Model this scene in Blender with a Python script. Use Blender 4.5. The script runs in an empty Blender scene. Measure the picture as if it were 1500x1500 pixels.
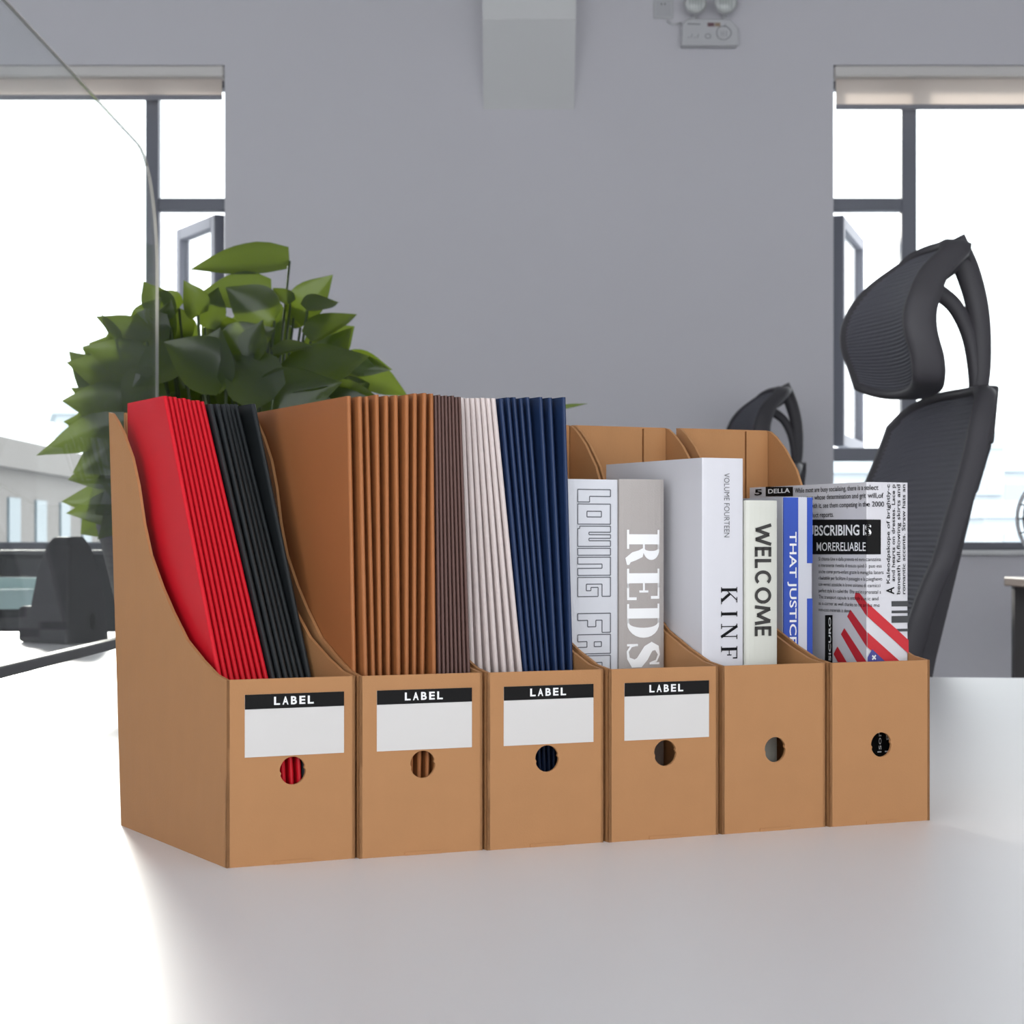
import bpy, bmesh, math, random
from mathutils import Vector, Matrix
S = bpy.context.scene
COL = S.collection
PI = math.pi
# ------------------------------------------------------------------ camera, world, lights
TZ = 0.70                     # table top
CH = 0.1987                   # camera above table top
CZ = TZ + CH
F, YH = 3000.0, 800.0         # focal length in pixels, horizon row (1500 px frame)
cd = bpy.data.cameras.new('camera'); cam = bpy.data.objects.new('camera', cd); COL.objects.link(cam)
cam.location = (0, 0, CZ); cam.rotation_euler = (PI/2, 0, 0)
cd.sensor_width = 36; cd.lens = 36*F/1500; cd.shift_y = (YH-750)/1500
cd.clip_start = .05; cd.clip_end = 500
cd.dof.use_dof = True; cd.dof.focus_distance = 1.42; cd.dof.aperture_fstop = 30
S.camera = cam
wd = bpy.data.worlds.new('sky'); S.world = wd; wd.use_nodes = True
bg = wd.node_tree.nodes['Background']; bg.inputs[0].default_value = (.93, .965, 1, 1); bg.inputs[1].default_value = 2.4
sl = bpy.data.lights.new('sun_offscreen', 'SUN'); sl.energy = 2.0; sl.angle = math.radians(7); sl.color = (1, .95, .88)
so = bpy.data.objects.new('sun_offscreen', sl); COL.objects.link(so)
sd = Vector((-1.15, 4.2, 1.12)).normalized()
so.rotation_euler = sd.to_track_quat('Z', 'Y').to_euler(); so.location = (-4, 14, 6)
vs = S.view_settings
vs.view_transform = 'Standard'; vs.look = 'None'; vs.gamma = 1; vs.use_curve_mapping = False; vs.exposure = 0.55

# ------------------------------------------------------------------ helpers
def lin(c):
    c /= 255.0
    return c/12.92 if c <= .04045 else ((c+.055)/1.055)**2.4
def C(r, g, b): return (lin(r), lin(g), lin(b), 1)
MATS = {}
def mat(name, col, rough=.6, noise=0, nscale=30, bump=0, bscale=400, metal=0, spec=.5, stretch=None):
    if name in MATS: return MATS[name]
    m = bpy.data.materials.new(name); m.use_nodes = True; nt = m.node_tree; b = nt.nodes['Principled BSDF']
    b.inputs['Base Color'].default_value = col; b.inputs['Roughness'].default_value = rough
    b.inputs['Metallic'].default_value = metal; b.inputs['Specular IOR Level'].default_value = spec
    tc = None
    if noise or bump:
        tc = nt.nodes.new('ShaderNodeTexCoord'); mp = nt.nodes.new('ShaderNodeMapping'); nt.links.new(tc.outputs['Object'], mp.inputs[0])
        if stretch: mp.inputs['Scale'].default_value = stretch
    if noise:
        n = nt.nodes.new('ShaderNodeTexNoise'); n.inputs['Scale'].default_value = nscale; n.inputs['Detail'].default_value = 5
        nt.links.new(mp.outputs[0], n.inputs['Vector'])
        r = nt.nodes.new('ShaderNodeMix'); r.data_type = 'RGBA'
        r.inputs[6].default_value = tuple(c*(1-noise) for c in col[:3])+(1,); r.inputs[7].default_value = tuple(min(1, c*(1+noise)) for c in col[:3])+(1,)
        nt.links.new(n.outputs['Fac'], r.inputs[0]); nt.links.new(r.outputs[2], b.inputs['Base Color'])
    if bump:
        n2 = nt.nodes.new('ShaderNodeTexNoise'); n2.inputs['Scale'].default_value = bscale; nt.links.new(mp.outputs[0], n2.inputs['Vector'])
        bp = nt.nodes.new('ShaderNodeBump'); bp.inputs['Strength'].default_value = bump; bp.inputs['Distance'].default_value = .001
        nt.links.new(n2.outputs['Fac'], bp.inputs['Height']); nt.links.new(bp.outputs[0], b.inputs['Normal'])
    MATS[name] = m; return m
def glassmat(name, tint, gloss, haze, hazecol=(.9, .95, .95, 1)):
    m = bpy.data.materials.new(name); m.use_nodes = True; nt = m.node_tree; nt.nodes.remove(nt.nodes['Principled BSDF'])
    out = nt.nodes['Material Output']; t = nt.nodes.new('ShaderNodeBsdfTransparent'); t.inputs[0].default_value = tint
    g = nt.nodes.new('ShaderNodeBsdfGlossy'); g.inputs['Roughness'].default_value = .02
    d = nt.nodes.new('ShaderNodeBsdfTranslucent'); d.inputs[0].default_value = hazecol
    a = nt.nodes.new('ShaderNodeMixShader'); a.inputs[0].default_value = haze
    nt.links.new(t.outputs[0], a.inputs[1]); nt.links.new(d.outputs[0], a.inputs[2])
    fr = nt.nodes.new('ShaderNodeFresnel'); fr.inputs[0].default_value = 1.35
    mu = nt.nodes.new('ShaderNodeMath'); mu.operation = 'MULTIPLY'; mu.inputs[1].default_value = gloss; nt.links.new(fr.outputs[0], mu.inputs[0])
    b = nt.nodes.new('ShaderNodeMixShader'); nt.links.new(mu.outputs[0], b.inputs[0]); nt.links.new(a.outputs[0], b.inputs[1]); nt.links.new(g.outputs[0], b.inputs[2])
    nt.links.new(b.outputs[0], out.inputs[0]); return m
def transl(name, col, tcol, mix, rough):
    m = bpy.data.materials.new(name); m.use_nodes = True; nt = m.node_tree; b = nt.nodes['Principled BSDF']
    b.inputs['Base Color'].default_value = col; b.inputs['Roughness'].default_value = rough
    t = nt.nodes.new('ShaderNodeBsdfTranslucent'); t.inputs[0].default_value = tcol
    x = nt.nodes.new('ShaderNodeMixShader'); x.inputs[0].default_value = mix
    nt.links.new(b.outputs[0], x.inputs[1]); nt.links.new(t.outputs[0], x.inputs[2]); nt.links.new(x.outputs[0], nt.nodes['Material Output'].inputs[0])
    return m
def obj(name, verts, faces, m, parent=None, smooth=False, fixn=True):
    me = bpy.data.meshes.new(name); me.from_pydata([tuple(v) for v in verts], [], faces)
    if fixn:
        bm = bmesh.new(); bm.from_mesh(me); bmesh.ops.recalc_face_normals(bm, faces=bm.faces); bm.to_mesh(me); bm.free()
    if smooth:
        for p in me.polygons: p.use_smooth = True
    if m: me.materials.append(m)
    o = bpy.data.objects.new(name, me); COL.objects.link(o)
    if parent: o.parent = parent
    return o
def tag(o, label=None, cat=None, group=None, kind=None):
    if label: o['label'] = label
    if cat: o['category'] = cat
    if group: o['group'] = group
    if kind: o['kind'] = kind
    return o
def thing(name, label, cat, loc, rz=0, group=None):
    o = bpy.data.objects.new(name, None); o.empty_display_size = .05; COL.objects.link(o)
    o.location = loc; o.rotation_euler = (0, 0, rz); return tag(o, label, cat, group)
class MB:
    def __init__(s): s.v = []; s.f = []
    def add(s, v, f):
        n = len(s.v); s.v += [tuple(p) for p in v]; s.f += [tuple(i+n for i in q) for q in f]; return s
    def box(s, x0, y0, z0, x1, y1, z1):
        v = [(x, y, z) for z in (z0, z1) for y in (y0, y1) for x in (x0, x1)]
        return s.add(v, [(0, 2, 3, 1), (4, 5, 7, 6), (0, 1, 5, 4), (2, 6, 7, 3), (0, 4, 6, 2), (1, 3, 7, 5)])
    def tube(s, pts, r, n=8, ry=None, ax=None):
        pts = [Vector(p) for p in pts]; rings = []
        for i, p in enumerate(pts):
            t = (pts[min(i+1, len(pts)-1)]-pts[max(i-1, 0)]).normalized()
            a = t.cross(Vector((0, 0, 1))); a = a if a.length > .05 else t.cross(Vector((0, 1, 0))); a = ax if ax else a.normalized(); b = t.cross(a)
            rr = r[i] if isinstance(r, (list, tuple)) else r; r2 = (ry[i] if isinstance(ry, (list, tuple)) else ry) if ry else rr
            rings.append([p+a*rr*math.cos(2*PI*k/n)+b*r2*math.sin(2*PI*k/n) for k in range(n)])
        v = [q for g in rings for q in g]; f = []
        for i in range(len(pts)-1):
            for k in range(n): f.append((i*n+k, i*n+(k+1) % n, (i+1)*n+(k+1) % n, (i+1)*n+k))
        f.append(tuple(range(n))[::-1]); f.append(tuple((len(pts)-1)*n+k for k in range(n)))
        return s.add(v, f)
    def lathe(s, prof, n=32, c=(0, 0, 0)):
        v = []; f = []; m = len(prof)
        for k in range(n):
            a = 2*PI*k/n
            for r, z in prof: v.append((c[0]+r*math.cos(a), c[1]+r*math.sin(a), c[2]+z))
        for k in range(n):
            for j in range(m-1): f.append((k*m+j, ((k+1) % n)*m+j, ((k+1) % n)*m+j+1, k*m+j+1))
        return s.add(v, f)
    def prism(s, pts, fn0, fn1):   # polygon pts mapped to two faces
        n = len(pts); v = [fn0(p) for p in pts]+[fn1(p) for p in pts]
        f = [tuple(range(n))[::-1], tuple(range(n, 2*n))]+[(i, (i+1) % n, n+(i+1) % n, n+i) for i in range(n)]
        return s.add(v, f)
    def build(s, name, m, parent=None, smooth=False, bevel=0, seg=2):
        o = obj(name, s.v, s.f, m, parent, smooth)
        if bevel:
            md = o.modifiers.new('bevel', 'BEVEL'); md.width = bevel; md.segments = seg; md.limit_method = 'ANGLE'
        return o
def bx(name, lo, hi, m, parent=None, bevel=0): return MB().box(*lo, *hi).build(name, m, parent, bevel=bevel)
def px(x, y, Y): return Vector(((x-750)/F*Y, Y, CZ-(y-YH)/F*Y))
def copy_tree(o, parent=None):
    c = o.copy(); COL.objects.link(c); c.parent = parent
    for ch in list(o.children): copy_tree(ch, c)
    return c
def text(name, s, fn, w, h, m, parent, bold=0.0, cap=True):
    """flat lettering: reading direction a in 0..w, up direction b in 0..h, mapped by fn(a, b)"""
    cu = bpy.data.curves.new('txt', 'FONT'); cu.body = s; cu.size = 1; cu.offset = bold; cu.resolution_u = 3
    o = bpy.data.objects.new('txt', cu); COL.objects.link(o)
    me = bpy.data.meshes.new_from_object(o.evaluated_get(bpy.context.evaluated_depsgraph_get()))
    vs_ = [(v.co.x, v.co.y) for v in me.vertices]; fs = [tuple(p.vertices) for p in me.polygons]
    bpy.data.objects.remove(o); bpy.data.curves.remove(cu); bpy.data.meshes.remove(me)
    if not vs_: return None
    x0 = min(v[0] for v in vs_); x1 = max(v[0] for v in vs_)
    if cap: y0 = min(v[1] for v in vs_); y1 = max(v[1] for v in vs_)
    else: y0, y1 = 0, .70
    v = [fn((p[0]-x0)/(x1-x0)*w, (p[1]-y0)/(y1-y0)*h) for p in vs_]
    if name is None: return v, fs
    return obj(name, v, fs, m, parent, fixn=False)

# ------------------------------------------------------------------ materials
kraft = mat('kraft_board', C(174, 126, 83), .62, noise=.05, nscale=45, bump=.12, bscale=700, spec=.3)
kraft_in = mat('kraft_inside', C(174, 126, 83), .62, noise=.06, nscale=20, bump=.2, bscale=300, stretch=(4, 4, 1), spec=.2)
white_p = mat('white_paper', C(226, 225, 226), .55)
label_w = mat('label_paper', C(209, 206, 203), .5, spec=.3)
black_p = mat('black_print', C(22, 21, 21), .6, spec=.15)
ink = mat('ink', C(22, 22, 24), .7, spec=.15)
thinink = mat('outline_ink', C(96, 98, 104), .6)
whiteink = mat('white_ink', C(240, 240, 240), .6)
wallm = mat('wall_paint', C(224, 222, 227), .8, noise=.015, nscale=3)
ceilm = mat('ceiling_paint', C(225, 225, 225), .9)
floorm = mat('floor_carpet', C(120, 122, 126), .9, noise=.15, nscale=90)
tablem = mat('table_laminate', C(234, 231, 231), .4, noise=.01, nscale=8, spec=.4)
framem = mat('window_frame_grey', C(122, 124, 134), .5)
sillm = mat('sill_white', C(225, 225, 225), .5)
blindm = transl('blind_fabric', C(236, 228, 222), C(244, 236, 230), .65, .8)
blindc = mat('blind_cassette', C(232, 228, 224), .5)
plast_w = mat('white_plastic', C(212, 212, 214), .4)
chairm = mat('chair_plastic', C(74, 72, 76), .5, spec=.3)
meshm = mat('chair_mesh', C(100, 100, 108), .6, spec=.3)
darkm = mat('dark_plastic', C(50, 48, 52), .55)
darkm2 = mat('grey_plastic', C(150, 150, 158), .5)
pane = glassmat('window_glass', (.97, .985, .98, 1), .6, 0)
acryl = glassmat('clear_acrylic', (.985, .995, .995, 1), .14, .018)
acryl_e = glassmat('acrylic_edge', (.96, .97, .96, 1), .5, .40, C(245, 238, 230))

# ------------------------------------------------------------------ room shell
WY = 7.4
def wpx(x, y, Y=WY): p = px(x, y, Y); return p.x, p.z
XL, XR = -4.2, 4.2; ZC = 2.95; YB = -3.0
tag(bx('floor', (XL-.2, YB, -.1), (XR+.2, WY+.2, 0), floorm), kind='structure')
tag(bx('ceiling', (XL-.2, YB, ZC), (XR+.2, WY+.2, ZC+.1), ceilm), kind='structure')
tag(bx('wall_left', (XL-.2, YB, 0), (XL, WY, ZC), wallm), kind='structure')
tag(bx('wall_right', (XR, YB, 0), (XR+.2, WY, ZC), wallm), kind='structure')
wl = wpx(329, 0)[0]; wr = wpx(1221, 0)[0]; zt = wpx(0, 95)[1]; zs = wpx(0, 806)[1]
m = MB(); WT = .22
m.box(XL, WY, 0, XR, WY+WT, zs); m.box(XL, WY, zt, XR, WY+WT, ZC); m.box(wl, WY, zs, wr, WY+WT, zt)
m.box(XL, WY, zs, -3.5, WY+WT, zt); m.box(3.5, WY, zs, XR, WY+WT, zt)
tag(m.build('wall_back', wallm), kind='structure')
FY = 7.52                                        # frame plane
def fx(x): return (x-750)/F*FY
def fz(y): return CZ-(y-YH)/F*FY
def window(n, xa, xb, mulx, side, hinge, far, fary):
    w = tag(bpy.data.objects.new('window_%d' % n, None), kind='structure'); COL.objects.link(w); w.location = (0, 0, 0)
    zb, ztp = zs, zt
    def bar(nm, x0, x1, z0, z1, y0=FY, y1=FY+.06): return bx(nm, (min(x0, x1), y0, z0), (max(x0, x1), y1, z1), framem, w, .004)
    bar('window_frame', xa, xb, zb, fz(794)); bar('window_frame', xa, xb, ztp-.06, ztp)
    bar('mullion', fx(mulx[0]), fx(mulx[1]), fz(794), ztp-.06)
    e0, e1 = (fx(mulx[1]), xb) if side < 0 else (xa, fx(mulx[0]))
    bar('transom', e0, e1, fz(308), fz(290)); bar('transom', e0, e1, fz(675), fz(656))
    bar('window_frame', xb-.012 if side < 0 else xa, xb if side < 0 else xa+.012, fz(794), ztp-.06)
    # panes
    o0, o1 = (xa, fx(mulx[0])) if side < 0 else (fx(mulx[1]), xb)
    for (a, b, z0, z1) in ((o0, o1, fz(794), ztp-.06), (e0, e1, fz(290), ztp-.06), (e0, e1, fz(794), fz(675))):
        bx('pane', (a, FY+.026, z0), (b, FY+.032, z1), pane, w)
    # opened casement sash
    A = Vector((fx(hinge), FY+.06, 0)); B = Vector(((far-750)/F*fary, fary, 0)); d = (B-A); L = d.length; ang = math.atan2(d.y, d.x)
    sash = MB(); z0, z1 = fz(652), fz(311); t = .045
    sash.box(0, 0, z0, t, .04, z1); sash.box(L-t, 0, z0, L, .04, z1); sash.box(t, 0, z0, L-t, .04, z0+t); sash.box(t, 0, z1-t, L-t, .04, z1)
    so_ = sash.build('sash', framem, w, bevel=.004); so_.location = A; so_.rotation_euler = (0, 0, ang)
    gp = bx('pane', (t, .016, z0+t), (L-t, .022, z1-t), pane, so_)
    bx('sill', (xa-.03, WY-.05, zs-.018), (xb+.03, FY+.02, zs), sillm, w, .004)
    return w
window(1, -3.5, wl, (213, 232), -1, 326, 272, 7.96)
window(2, wr, 3.5, (1321, 1343), 1, 1240, 1266, 8.2)
def blind(xa, xb, ybot, label):
    c = (xa+xb)/2; zb_ = wpx(0, ybot)[1]
    o = thing('roller_blind', label, 'blind', (c, WY+.03, zb_)); o_ = lambda z: z-zb_
    bx('cassette', (xa-c, -.03, o_(wpx(0, 112)[1])), (xb-c, .05, o_(zt)-.001), blindc, o, .008)
    bx('fabric', (xa-c+.01, .008, o_(zb_)+.01), (xb-c-.01, .010, o_(wpx(0, 112)[1])), blindm, o)
    bx('bottom_bar', (xa-c+.01, -.002, 0), (xb-c-.01, .018, .017), mat('blind_bar', C(150, 150, 158), .5), o, .003)
blind(-3.49, wl-.004, 143, 'raised beige roller blind over the window behind the leafy plant')
blind(wr+.004, 3.49, 157, 'raised beige roller blind over the window behind the mesh office chair')

# ------------------------------------------------------------------ table
def smooth_poly(pts, it=3):
    for _ in range(it):
        q = []
        for i in range(len(pts)):
            a, b = Vector(pts[i]), Vector(pts[(i+1) % len(pts)]); q += [a*.75+b*.25, a*.25+b*.75]
        pts = q
    return pts
tt = thing('conference_table', 'large white laminate table carrying the row of cardboard boxes', 'table', (-.3, 2.4, 0))
outl = smooth_poly([(-1.7, .2), (1.35, .2), (1.35, 2.85), (1.05, 3.04), (.62, 3.12), (.02, 3.14), (-.1, 3.6), (-.3, 4.5), (-.7, 4.75), (-1.7, 4.75)])
MB().prism(outl, lambda p: (p.x+.3, p.y-2.4, TZ-.03), lambda p: (p.x+.3, p.y-2.4, TZ)).build('table_top', tablem, tt, bevel=.004)
for (x, y) in ((-1.3, .7), (.9, .7), (-1.3, 4.2), (.5, 2.75)):
    MB().tube([(x+.3, y-2.4, 0), (x+.3, y-2.4, TZ-.03)], .03, 16).build('leg', framem, tt, smooth=True)

# ------------------------------------------------------------------ cardboard file boxes
D, FH, BH, W, TH = .2198, .1161, .2936, .086, .002
BOX = [(-.176, 1.263, 27.715), (-.0969, 1.3013, 25.525), (-.0161, 1.3369, 25.794), (.065, 1.373, 26.215), (.1448, 1.4112, 26.555), (.2249, 1.4486, 24.976)]
def loc_u(i, x, y, u):
    """pixel on the plane local x = u of box i -> (depth v, height z)"""
    X, Y, t = BOX[i]; t = math.radians(t); c, s = math.cos(t), math.sin(t); k = (x-750)/F
    v = (X+u*c-k*(Y+u*s))/(s+k*c); return v, CH-(y-YH)/F*(Y+u*s+v*c)
CURVE = [(.2198, .2936), (.213, .2925), (.204, .2875), (.1905, .2772), (.1737, .2595), (.1626, .2400), (.1532, .2141), (.1407, .1927), (.1187, .1713), (.0981, .1551), (.0725, .1381), (.0423, .1263), (.0179, .1185), (0, FH)]
def side_panel(name, u0, parent, flare=0):
    v = []; f = []; n = len(CURVE)
    for (y, z) in CURVE:
        for zz in (0, z*.5, z):
            off = -flare*(y/D)*(zz/BH)
            v += [(u0+off, y, zz), (u0+TH+off, y, zz)]
    for i in range(n-1):
        for k in range(2):
            a = i*6+k*2; b = a+6
            f += [(a, b, b+2, a+2), (a+1, a+3, b+3, b+1)]
        a = i*6; b = a+6
        f += [(a, a+1, b+1, b), (a+4, b+4, b+5, a+5)]
    e = (n-1)*6
    for k in (0, 2): f += [(k, k+2, k+3, k+1), (e+k, e+k+1, e+k+3, e+k+2)]
    return obj(name, v, f, kraft, parent)
def front_panel(parent, hx, hz, hr, m):
    A = sorted([2*PI*k/36 for k in range(36)]+[math.atan2(cz-hz, cx-hx) % (2*PI) for cx in (0, W) for cz in (0, FH)])
    v = []; n = len(A)
    for y in (0, TH):
        for k, a in enumerate(A):
            c, s = math.cos(a), math.sin(a); r = hr
            if min(abs(a-.12), abs(a-PI-.1)) < .09: r = hr*.9
            v.append((hx+r*c, y, hz+r*s))
            t = min([q for q in ((W-hx)/c if c > 1e-9 else 9, -hx/c if c < -1e-9 else 9, (FH-hz)/s if s > 1e-9 else 9, -hz/s if s < -1e-9 else 9)])
            v.append((hx+t*c, y, hz+t*s))
    f = []
    for k in range(n):
        j = (k+1) % n; N = 2*n
        f += [(2*k, 2*k+1, 2*j+1, 2*j), (N+2*k, N+2*j, N+2*j+1, N+2*k+1), (2*k, 2*j, N+2*j, N+2*k), (2*k+1, N+2*k+1, N+2*j+1, 2*j+1)]
    return obj('front_panel', v, f, m, parent)
desc = ['holding red and black folders', 'holding kraft and dark brown folders', 'holding off-white and navy folders', 'holding the grey book and the outline-lettered white book', 'without sticker, holding the thick white book', 'without sticker, holding the newsprint book']
boxes = []
for i, (X, Y, t) in enumerate(BOX):
    b = thing('magazine_file_box', ('kraft cardboard file box with label sticker, ' if i < 4 else 'kraft cardboard file box ')+desc[i], 'file box', (X, Y, TZ), math.radians(t), 'kraft cardboard file boxes in a row on the table')
    boxes.append(b)
    hz = FH*(.5 if i < 4 else .487)
    front_panel(b, W*.508, hz, .0088, kraft)
    side_panel('side_panel', 0, b, .009 if i == 0 else 0); side_panel('side_panel', W-TH, b)
    for o in b.children:
        if o.name.startswith('side_panel'):
            o.data.materials[0] = kraft
    bx('back_panel', (TH, D-TH, 0), (W-TH, D, BH), kraft_in, b)
    for ua, ub_ in ((TH+.0005, W*.715), (W*.735, W-TH-.0005)): bx('back_flap', (ua, D-2*TH-.0006, .004), (ub_, D-TH-.0002, BH-.0012), kraft_in, b)
    bx('bottom_panel', (TH, TH, 0), (W-TH, D-TH, TH), kraft_in, b)
    bx('locking_tab', (W*.36, -.0006, 0), (W*.66, .0004, .0022), kraft, b)
    if i < 4:
        x0, x1, z1, z0 = W*.137, W*.91, FH*.918, FH*.583
        st = bx('label_sticker', (x0, -.00035, z0), (x1, .0, z1), label_w, b)
        zh = z1-(z1-z0)*.235
        bx('sticker_header', (x0, -.0005, zh), (x1, -.00034, z1), black_p, st)
        lw = (x1-x0)*.425; hh = (z1-zh)*.56; xa = (x0+x1)/2-lw/2; za = zh+(z1-zh)*.24
        mm = MB()
        for k, ch in enumerate('LABEL'):
            r = text(None, ch, lambda a, q, k=k: (xa+lw*(k/5.0)+a, -.0006, za+q), lw*.142, hh, None, None, bold=.03)
            mm.add(*r)
        obj('sticker_lettering', mm.v, mm.f, whiteink, st, fixn=False)

# ------------------------------------------------------------------ folders
def folder(i, ut, xt, yt, ub, xb, yb, m, th, label, group, vback=None):
    vt, z_t = loc_u(i, xt, yt, ut); vb, z_b = loc_u(i, xb, yb, ub)
    k = (ut-ub)/(z_t-z_b); u0 = min(max(ub-k*(z_b-.003), .0022+th), W-.0022-th*.6)
    vb = max(vb, .0045); vt = max(vt, .0045); vk = D-.0052 if vback is None else vback
    vl = min(.0065, vb) if i < 2 else max(.004, vb-.004); rows = [(.0024, u0, vl), (.088, u0+(ub-u0)*.78, vl), (z_b-.004, ub, vb), (z_t, ut, vt)]
    c = .0006; h = th/2; v = []; f = []
    for (z, u, y) in rows:
        sec = [(-h, vk), (-h, y+h), (-h*.6, y+h*.3), (0, y), (h*.6, y+h*.3), (h, y+h), (h, vk), (h-c, vk), (h-c*1.2, y+h*1.4), (-h+c*1.2, y+h*1.4), (-h+c, vk)]
        v += [(u+a-u0, q-rows[0][2], z-.0024) for a, q in sec]
    n = 11
    for r in range(3):
        for k_ in range(n): f.append((r*n+k_, r*n+(k_+1) % n, (r+1)*n+(k_+1) % n, (r+1)*n+k_))
    for r in (0, 3):
        b = r*n
        f += [(b, b+1, b+9, b+10), (b+1, b+2, b+3, b+9), (b+3, b+8, b+9), (b+3, b+4, b+5, b+8), (b+5, b+6, b+7, b+8)]
    o = obj('card_folder', v, f, m)
    R = boxes[i]; Mx = Matrix.Translation(R.location) @ Matrix.Rotation(R.rotation_euler.z, 4, 'Z')
    o.location = Mx @ Vector((u0, rows[0][2], .0024)); o.rotation_euler = (0, 0, R.rotation_euler.z)
    return tag(o, label, 'folder', group)
ORD = ['first', 'second', 'third', 'fourth', 'fifth', 'sixth', 'seventh', 'eighth', 'ninth', 'tenth']
def stack(i, tops, bots, uts, ubs, yt, yb, m, th, label, group, dz=1.0, rev=False):
    n = len(tops); rnd = random.Random(i*7+n)
    for k in range(n):
        q = k/(n-1)
        folder(i, uts[0]+(uts[1]-uts[0])*q, tops[k], yt[0]+(yt[1]-yt[0])*q+rnd.uniform(-dz, dz)*2, ubs[0]+(ubs[1]-ubs[0])*q, bots[k], yb, m, th, ORD[(n-1-k) if rev else k]+' '+label, group)
def lsp(a, b, n): return [a+(b-a)*k/(n-1) for k in range(n)]
fm = lambda n, c, r=.5: mat(n, c, r, noise=.04, nscale=25, spec=.35)
red = fm('red_card', C(202, 16, 34)); blk = fm('black_card', C(36, 40, 42)); krf = fm('kraft_card', C(160, 100, 57), .6); brn = fm('brown_card', C(92, 66, 60)); wht = fm('offwhite_card', C(212, 199, 195)); nvy = fm('navy_card', C(28, 48, 84))
stack(0, lsp(243, 297, 9), lsp(325, 393, 9), (.0045, .036), (.0075, .0475), (580, 588), 993, red, .0030, 'red card folder counted from the black folders in the file box', 'red folders', .4, True)
stack(0, [309, 319, 327, 333, 339, 346, 372], [403, 413, 422, 430, 438, 446, 456], (.041, .0775), (.0515, .0795), (592, 592), 991, blk, .0032, 'black card folder counted from the red folders in the file box', 'black folders', .3)
stack(1, [512, 528, 538, 553, 567, 581, 597, 609, 623, 633], [520, 537, 548, 558, 570, 585, 597, 608, 620, 637], (.004, .060), (.004, .057), (580, 577), 985, krf, .0028, 'kraft card folder counted from the dark brown folders in the file box', 'kraft folders', .9, True)
stack(1, lsp(639, 674, 8), lsp(645, 688, 8), (.0635, .0815), (.061, .0815), (579, 581), 985, brn, .0020, 'dark brown card folder counted from the kraft folders in the file box', 'dark brown folders', .5)
stack(2, lsp(678, 724, 7), lsp(694, 764, 7), (.0045, .028), (.005, .042), (583, 583), 980, wht, .0034, 'off-white card folder counted from the navy folders in the file box', 'off-white folders', .3, True)
stack(2, [735, 745, 754, 764, 774, 793, 807, 827], [772, 781, 789, 797, 805, 816, 827, 838], (.034, .0815), (.0465, .0815), (583, 582), 978, nvy, .0030, 'navy card folder counted from the off-white folders in the file box', 'navy folders', .5)

# ------------------------------------------------------------------ books
def book(i, u0, u1, v0, v1, h, m, label, cat='book', ct=.0016, round_=0, pages=white_p):
    R = boxes[i]; Mx = Matrix.Translation(R.location) @ Matrix.Rotation(R.rotation_euler.z, 4, 'Z')
    o = thing('book', label, cat, Mx @ Vector((u0, v0, TH+.0003)), R.rotation_euler.z)
    w = u1-u0; d = v1-v0; n = 9
    sec = [(0, d), (0, .001+round_)]
    sec += [(w*.5-w*.5*math.cos(PI*k/n), .001+round_-(.001+round_)*math.sin(PI*k/n)**.7) for k in range(1, n)]
    sec += [(w, .001+round_), (w, d), (w-ct, d), (w-ct, ct+round_), (ct, ct+round_), (ct, d)]
    N = len(sec); v = [(a, q, z) for z in (0, h) for a, q in sec]
    f = [(k, (k+1) % N, N+(k+1) % N, N+k) for k in range(N)]
    for b in (0, N):
        q = n+1+0
        i_l, i_fl = b, b+1; i_fr, i_r = b+n+1, b+n+2; i_ri, i_rfi, i_lfi, i_li = b+n+3, b+n+4, b+n+5, b+n+6
        f += [(i_l, i_fl, i_lfi, i_li), (i_fr, i_r, i_ri, i_rfi), tuple(range(b+1, b+n+2))+(i_rfi, i_lfi)]
    obj('cover', v, f, m, o)
    bx('page_block', (ct+.0001, ct+round_+.0002, .002), (w-ct-.0001, d-.002, h-.0025), pages, o)
    return o
def spine_map(cx, ztop, eps=-.00035):      # letters read downward, tops to the right; origin baseline at cx
    return lambda a, b: (cx+b, eps, ztop-a)
# own serif glyphs: unit height, returned as quads/polygons; thick stem k, hairline t
def strip(c, wd):
    v = []; f = []
    for i, p in enumerate(c):
        a = c[max(i-1, 0)]; b = c[min(i+1, len(c)-1)]; dx, dy = b[0]-a[0], b[1]-a[1]; L = math.hypot(dx, dy); nx, ny = -dy/L, dx/L
        w = wd[i]/2; v += [(p[0]+nx*w, p[1]+ny*w), (p[0]-nx*w, p[1]-ny*w)]
    for i in range(len(c)-1): f.append((2*i, 2*i+1, 2*i+3, 2*i+2))
    return v, f
def rect(x0, y0, x1, y1): return [(x0, y0), (x1, y0), (x1, y1), (x0, y1)], [(0, 1, 2, 3)]
def bowl(x, y0, y1, rx, k, t, n=12):
    cy = (y0+y1)/2; ro = (y1-y0)/2; v = []; f = []
    for j in range(n+1):
        a = -PI/2+PI*j/n
        v += [(x+rx*math.cos(a), cy+ro*math.sin(a)), (x+(rx-k)*math.cos(a), cy+(ro-t)*math.sin(a))]
    for j in range(n): f.append((2*j, 2*j+1, 2*j+3, 2*j+2))
    return v, f
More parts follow.
